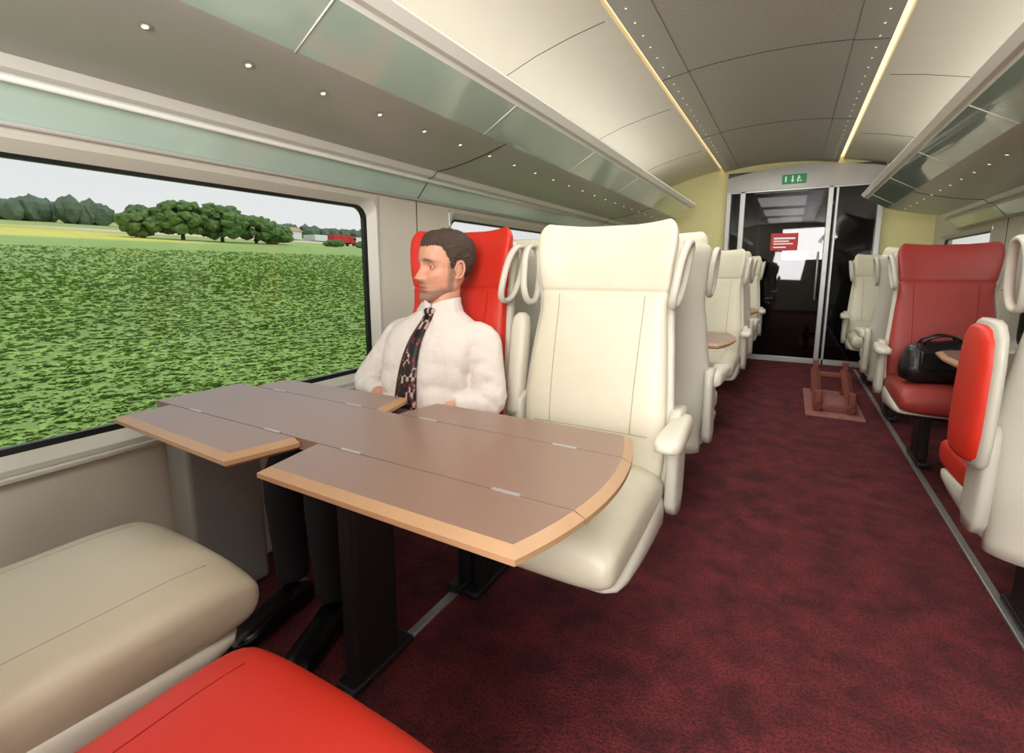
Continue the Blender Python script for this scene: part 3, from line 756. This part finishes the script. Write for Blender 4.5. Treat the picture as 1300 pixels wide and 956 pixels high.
for s in (-1, 1):
    x = s*.031
    yy = min(p[1] for p in hv if abs(p[0]-x) < .004 and abs(p[2]-.004) < .0025 and p[1] < 0)
    sphere('eyeball', (x, yy+0.0085, .004), .0118, M['eye'], head)
    sphere('iris', (x-.001, yy-0.0020, .004), .0050, M['iris'], head, (1, .5, 1))
    for (dz, r) in ((0.0060, .0030), (-0.0062, .0022)):
        tube('eyelid', [(x+0.0140*math.cos(a), yy+0.003-0.0065*math.sin(a), .004+dz*math.sin(a)) for a in np.linspace(0, math.pi, 14)], r, M['skinp'], head, n=8)
    ev, ef = tubevf([(s*(.077+0.007*(math.cos(a)+1)/2), .016+0.015*math.cos(a)+0.004*math.sin(a), -.004+0.028*math.sin(a)) for a in np.linspace(-1.7, 3.4, 22)], [0.0032+0.0014*math.sin(k/21*math.pi) for k in range(22)], 8)
    mesh('ear_rim', ev, ef, M['skinp'], head, smooth=True)
    sphere('ear', (s*.0765, .015, -.005), .018, M['skinp'], head, (.3, .85, 1.45))
    sphere('ear_lobe', (s*.078, .006, -.030), .0075, M['skinp'], head, (.6, 1, 1.1))
head.rotation_euler = (0, math.radians(2), -math.radians(24))
loft('neck', [ring_at(BX+0.0, 1.36, .94, .06, .058, 1), ring_at(BX, 1.365, .975, .058, .058, 1), ring_at(-1.062, 1.372, 1.01, .056, .058, 1), ring_at(-1.064, 1.382, 1.06, .056, .056, 1)], M['skinp'], man)

# ---------------------------------------------------------------- outside
def gz(x): return -0.75+0.082*(abs(x)-3) if abs(x) > 3 else -0.75
def terr():
    xs = [-2.2, -3, -6, -12, -25, -50, -90, -130, -200, -400, -900]
    ys = [-600, -200, -60, -10, 0, 20, 60, 120, 300, 900, 1800]
    v = [(x, y, gz(x)) for x in xs for y in ys]; f = []
    n = len(ys)
    for i in range(len(xs)-1):
        for j in range(n-1): f.append((i*n+j, i*n+j+1, (i+1)*n+j+1, (i+1)*n+j))
    m = bpy.data.materials.new('field_ground'); m.use_nodes = True; nt = m.node_tree; b = nt.nodes['Principled BSDF']; b.inputs['Roughness'].default_value = 0.95
    tc = nt.nodes.new('ShaderNodeTexCoord'); sp = nt.nodes.new('ShaderNodeSeparateXYZ'); nt.links.new(tc.outputs['Object'], sp.inputs[0])
    n1 = nt.nodes.new('ShaderNodeTexNoise'); n1.inputs['Scale'].default_value = 0.6; n1.inputs['Detail'].default_value = 8; nt.links.new(tc.outputs['Object'], n1.inputs[0])
    mr = nt.nodes.new('ShaderNodeMapRange'); mr.inputs[1].default_value = 0; mr.inputs[2].default_value = -200; nt.links.new(sp.outputs[0], mr.inputs[0])
    def ramp(els):
        r = nt.nodes.new('ShaderNodeValToRGB'); cr = r.color_ramp
        cr.elements[0].position = els[0][0]; cr.elements[0].color = srgb(*els[0][1]); cr.elements[1].position = els[-1][0]; cr.elements[1].color = srgb(*els[-1][1])
        for p, c in els[1:-1]:
            el = cr.elements.new(p); el.color = srgb(*c)
        nt.links.new(mr.outputs[0], r.inputs[0]); return r
    ra = ramp([(0, (124, 152, 76)), (0.31, (146, 174, 90)), (0.34, (212, 206, 96)), (0.5, (206, 202, 92)), (0.52, (160, 172, 96)), (0.56, (205, 200, 96)), (0.66, (160, 172, 100)), (1, (160, 172, 100))])
    rb = ramp([(0, (124, 152, 76)), (0.46, (148, 176, 92)), (0.50, (150, 160, 90)), (0.56, (214, 196, 166)), (0.66, (205, 188, 158)), (0.68, (150, 170, 100)), (1, (160, 172, 100))])
    my = nt.nodes.new('ShaderNodeMapRange'); my.inputs[1].default_value = 34; my.inputs[2].default_value = 42; nt.links.new(sp.outputs[1], my.inputs[0])
    mab = nt.nodes.new('ShaderNodeMix'); mab.data_type = 'RGBA'; nt.links.new(my.outputs[0], mab.inputs[0]); nt.links.new(ra.outputs[0], mab.inputs[6]); nt.links.new(rb.outputs[0], mab.inputs[7])
    mm = nt.nodes.new('ShaderNodeMix'); mm.data_type = 'RGBA'; mm.blend_type = 'MULTIPLY'; mm.inputs[0].default_value = 0.3
    r2 = nt.nodes.new('ShaderNodeValToRGB'); r2.color_ramp.elements[0].position = .35; r2.color_ramp.elements[1].position = .6; r2.color_ramp.elements[0].color = (.5, .55, .4, 1)
    nt.links.new(n1.outputs[0], r2.inputs[0]); nt.links.new(mab.outputs[2], mm.inputs[6]); nt.links.new(r2.outputs[0], mm.inputs[7]); nt.links.new(mm.outputs[2], b.inputs['Base Color'])
    mesh('field_ground', v, f, m)
    mesh('field_ground_far_side', [(2.2, -300, -.9), (2.2, 900, -.9), (600, 900, 0), (600, -300, 0)], [(0, 1, 2, 3)], m)
terr()
v = []; f = []
for i in range(42000):
    d = 2.8*(16**random.random()); x = -d-0.2
    y = random.uniform(-0.3*d-1, 1.35*d+2)
    s = min(.17, 0.05+0.006*d)*random.uniform(.6, 1.3)
    z = gz(x)-0.02
    for k in range(3):
        a = random.uniform(0, 6.28); t = random.uniform(.4, 1.2)
        c, sn = math.cos(a), math.sin(a); w = s*.38
        b0 = len(v)
        v += [(x-sn*w*.4, y+c*w*.4, z), (x+sn*w*.4, y-c*w*.4, z), (x+c*s*t*.6+sn*w, y+sn*s*t*.6-c*w, z+s*.42), (x+c*s*t*1.1, y+sn*s*t*1.1, z+s*.42), (x+c*s*t*.6-sn*w, y+sn*s*t*.6+c*w, z+s*.38)]
        f += [(b0, b0+1, b0+2, b0+3, b0+4)]
mesh('crop_plants', v, f, M['crop'])
def blob_tree(name, x, y, h, w, nb, m):
    z0 = gz(x)
    e = empty(name, (x, y, z0))
    me = bpy.data.meshes.new('crown'); bm = bmesh.new()
    for i in range(nb):
        th_ = random.uniform(0, 6.28); ph = random.uniform(-1, 1); R_ = random.uniform(.5, 1)**.5
        cx = math.cos(th_)*math.sqrt(1-ph*ph)*w*.55*R_; cy = math.sin(th_)*math.sqrt(1-ph*ph)*w*.6*R_; cz = h*.50+ph*h*.38*R_
        r = random.uniform(.09, .18)*w
        ret = bmesh.ops.create_icosphere(bm, subdivisions=2, radius=r)
        for vv in ret['verts']:
            q = vv.co; k = 1+random.uniform(-.3, .3)
            vv.co = Vector((q.x*k+cx, q.y*k+cy, q.z*k*.8+cz))
    bm.to_mesh(me); bm.free(); me.materials.append(m); o = bpy.data.objects.new('crown', me); C.objects.link(o); o.parent = e
    tube('trunk', [(0, 0, -.2), (0.1, 0, h*.3), (0, .1, h*.6)], [w*.05, w*.04, w*.02], M['trunk'], e)
for (x, y, h, w) in [(-78, 34, 4.2, 4.5), (-76, 38, 6.0, 5.5), (-75, 43, 6.0, 5.5), (-76, 49, 4.8, 5), (-78, 54, 3.2, 4.5), (-80, 68, 1.3, 3), (-80, 76, 1.4, 3)]:
    blob_tree('field_tree', x, y, h, w, 80, M['leafA'])
me = bpy.data.meshes.new('forest_edge'); bm = bmesh.new()
y = -120.0
while y < 620:
    x = -200-random.uniform(0, 25); hh_ = random.uniform(6, 8.5)*(1 if y < 90 else 0.8); z0 = gz(x)
    for q_ in range(3):
        ret = bmesh.ops.create_icosphere(bm, subdivisions=2, radius=1)
        ox, oy, oz = random.uniform(-2, 2), random.uniform(-2.5, 2.5), random.uniform(-.1, .12)*hh_
        for vv in ret['verts']:
            q = vv.co; k = 1+random.uniform(-.2, .2); vv.co = Vector((x+ox+q.x*3*k, y+oy+q.y*2.6*k, z0+oz+hh_*.45+q.z*hh_*.5*k))
    y += random.uniform(1.5, 3.2)
bm.to_mesh(me); bm.free(); me.materials.append(M['leafB']); o = bpy.data.objects.new('forest_edge', me); C.objects.link(o)
e = empty('truck', (-92, 80, gz(92)), 0)
box('trailer', -1.2, 1.2, -2.5, 2.0, 0.7, 2.4, M['truckred'], e, 0.05)
box('cab', -1.15, 1.15, 2.2, 3.9, 0.5, 2.2, M['truckred'], e, 0.2)
box('windscreen', -1.0, 1.17, 2.9, 3.92, 1.3, 1.95, M['black'], e, 0.1)
for yy in (-1.8, -0.8, 3.1):
    for xx in (-1.1, 1.1):
        vv, ff = tubevf([(xx-.15, yy, .4), (xx+.15, yy, .4)], 0.4, 16); mesh('wheel', vv, ff, M['black'], e)
e = empty('roadside_barns', (-140, 95, gz(140)))
boxes('walls', [(-3, 3, -9, 9, 0, 2.6), (-3, 3, 14, 40, 0, 2)], M['truckwh'], e)
mesh('roof', [(-3.3, -9.5, 2.6), (3.3, -9.5, 2.6), (3.3, 9.5, 2.6), (-3.3, 9.5, 2.6), (0, -9.5, 4), (0, 9.5, 4)], [(0, 4, 5, 3), (1, 2, 5, 4), (0, 1, 4), (2, 3, 5)], M['tan'], e)

# ---------------------------------------------------------------- light
w = bpy.data.worlds.new('overcast_sky'); S.world = w; w.use_nodes = True; nt = w.node_tree; bg = nt.nodes['Background']
tc = nt.nodes.new('ShaderNodeTexCoord'); sp = nt.nodes.new('ShaderNodeSeparateXYZ'); nt.links.new(tc.outputs['Generated'], sp.inputs[0])
r = nt.nodes.new('ShaderNodeValToRGB'); r.color_ramp.elements[0].position = 0.0; r.color_ramp.elements[0].color = srgb(238, 238, 236)
r.color_ramp.elements[1].position = 0.6; r.color_ramp.elements[1].color = srgb(206, 214, 226)
nt.links.new(sp.outputs[2], r.inputs[0]); nt.links.new(r.outputs[0], bg.inputs[0]); bg.inputs[1].default_value = 1.05
def area(name, loc, rot, sx, sy, p, col=(1, .98, .94)):
    l = bpy.data.lights.new(name, 'AREA'); l.shape = 'RECTANGLE'; l.size = sx; l.size_y = sy; l.energy = p; l.color = col
    o = bpy.data.objects.new(name, l); o.location = loc; o.rotation_euler = rot; C.objects.link(o)
for y in (0.0, 1.8, 3.6, 5.4):
    area('ceiling_fill', (XC, y, 2.24), (0, 0, 0), 0.7, 1.3, 12.5)  # added downward fill below the centre panel, no fixture there
for x in (-1.35, mx(-1.35)):
    area('rack_top_fill', (x, 2.0, 1.78), (math.pi, 0, 0), 0.25, 7.2, 15, (1, .97, .9))  # added fill along the rack tops to brighten the ceiling, not a fitted lamp
area('rear_fill', (0.2, -1.6, 1.75), (math.radians(86), 0, math.radians(22)), 1.0, 0.8, 66, (1, .98, .96))  # added fill from behind the camera for an even, flash-like brightness
area('rear_fill', (-0.1, -1.5, 1.2), (math.radians(115), 0, math.radians(22)), 0.8, 0.8, 46, (1, .98, .96))  # second added fill behind the camera, lower and tilted upward
area('vestibule_lamp', (0, Y1+0.8, 2.18), (0, 0, 0), 0.4, 0.4, 2.5)
sun = bpy.data.lights.new('sun', 'SUN'); sun.energy = 1.8; sun.angle = 0.6; so = bpy.data.objects.new('sun', sun); so.rotation_euler = (math.radians(30), 0, math.radians(100)); C.objects.link(so)

# ---------------------------------------------------------------- camera
cam = bpy.data.cameras.new('camera'); cam.sensor_width = 36; cam.lens = 614/1300*36; cam.shift_y = -44/1300; cam.clip_end = 3000; cam.clip_start = 0.02
co = bpy.data.objects.new('camera', cam); C.objects.link(co)
psi = math.atan(0.5718); th = math.atan(92/614)
co.location = (0, 0, H); co.rotation_euler = (math.pi/2-th, 0, psi)
S.camera = co
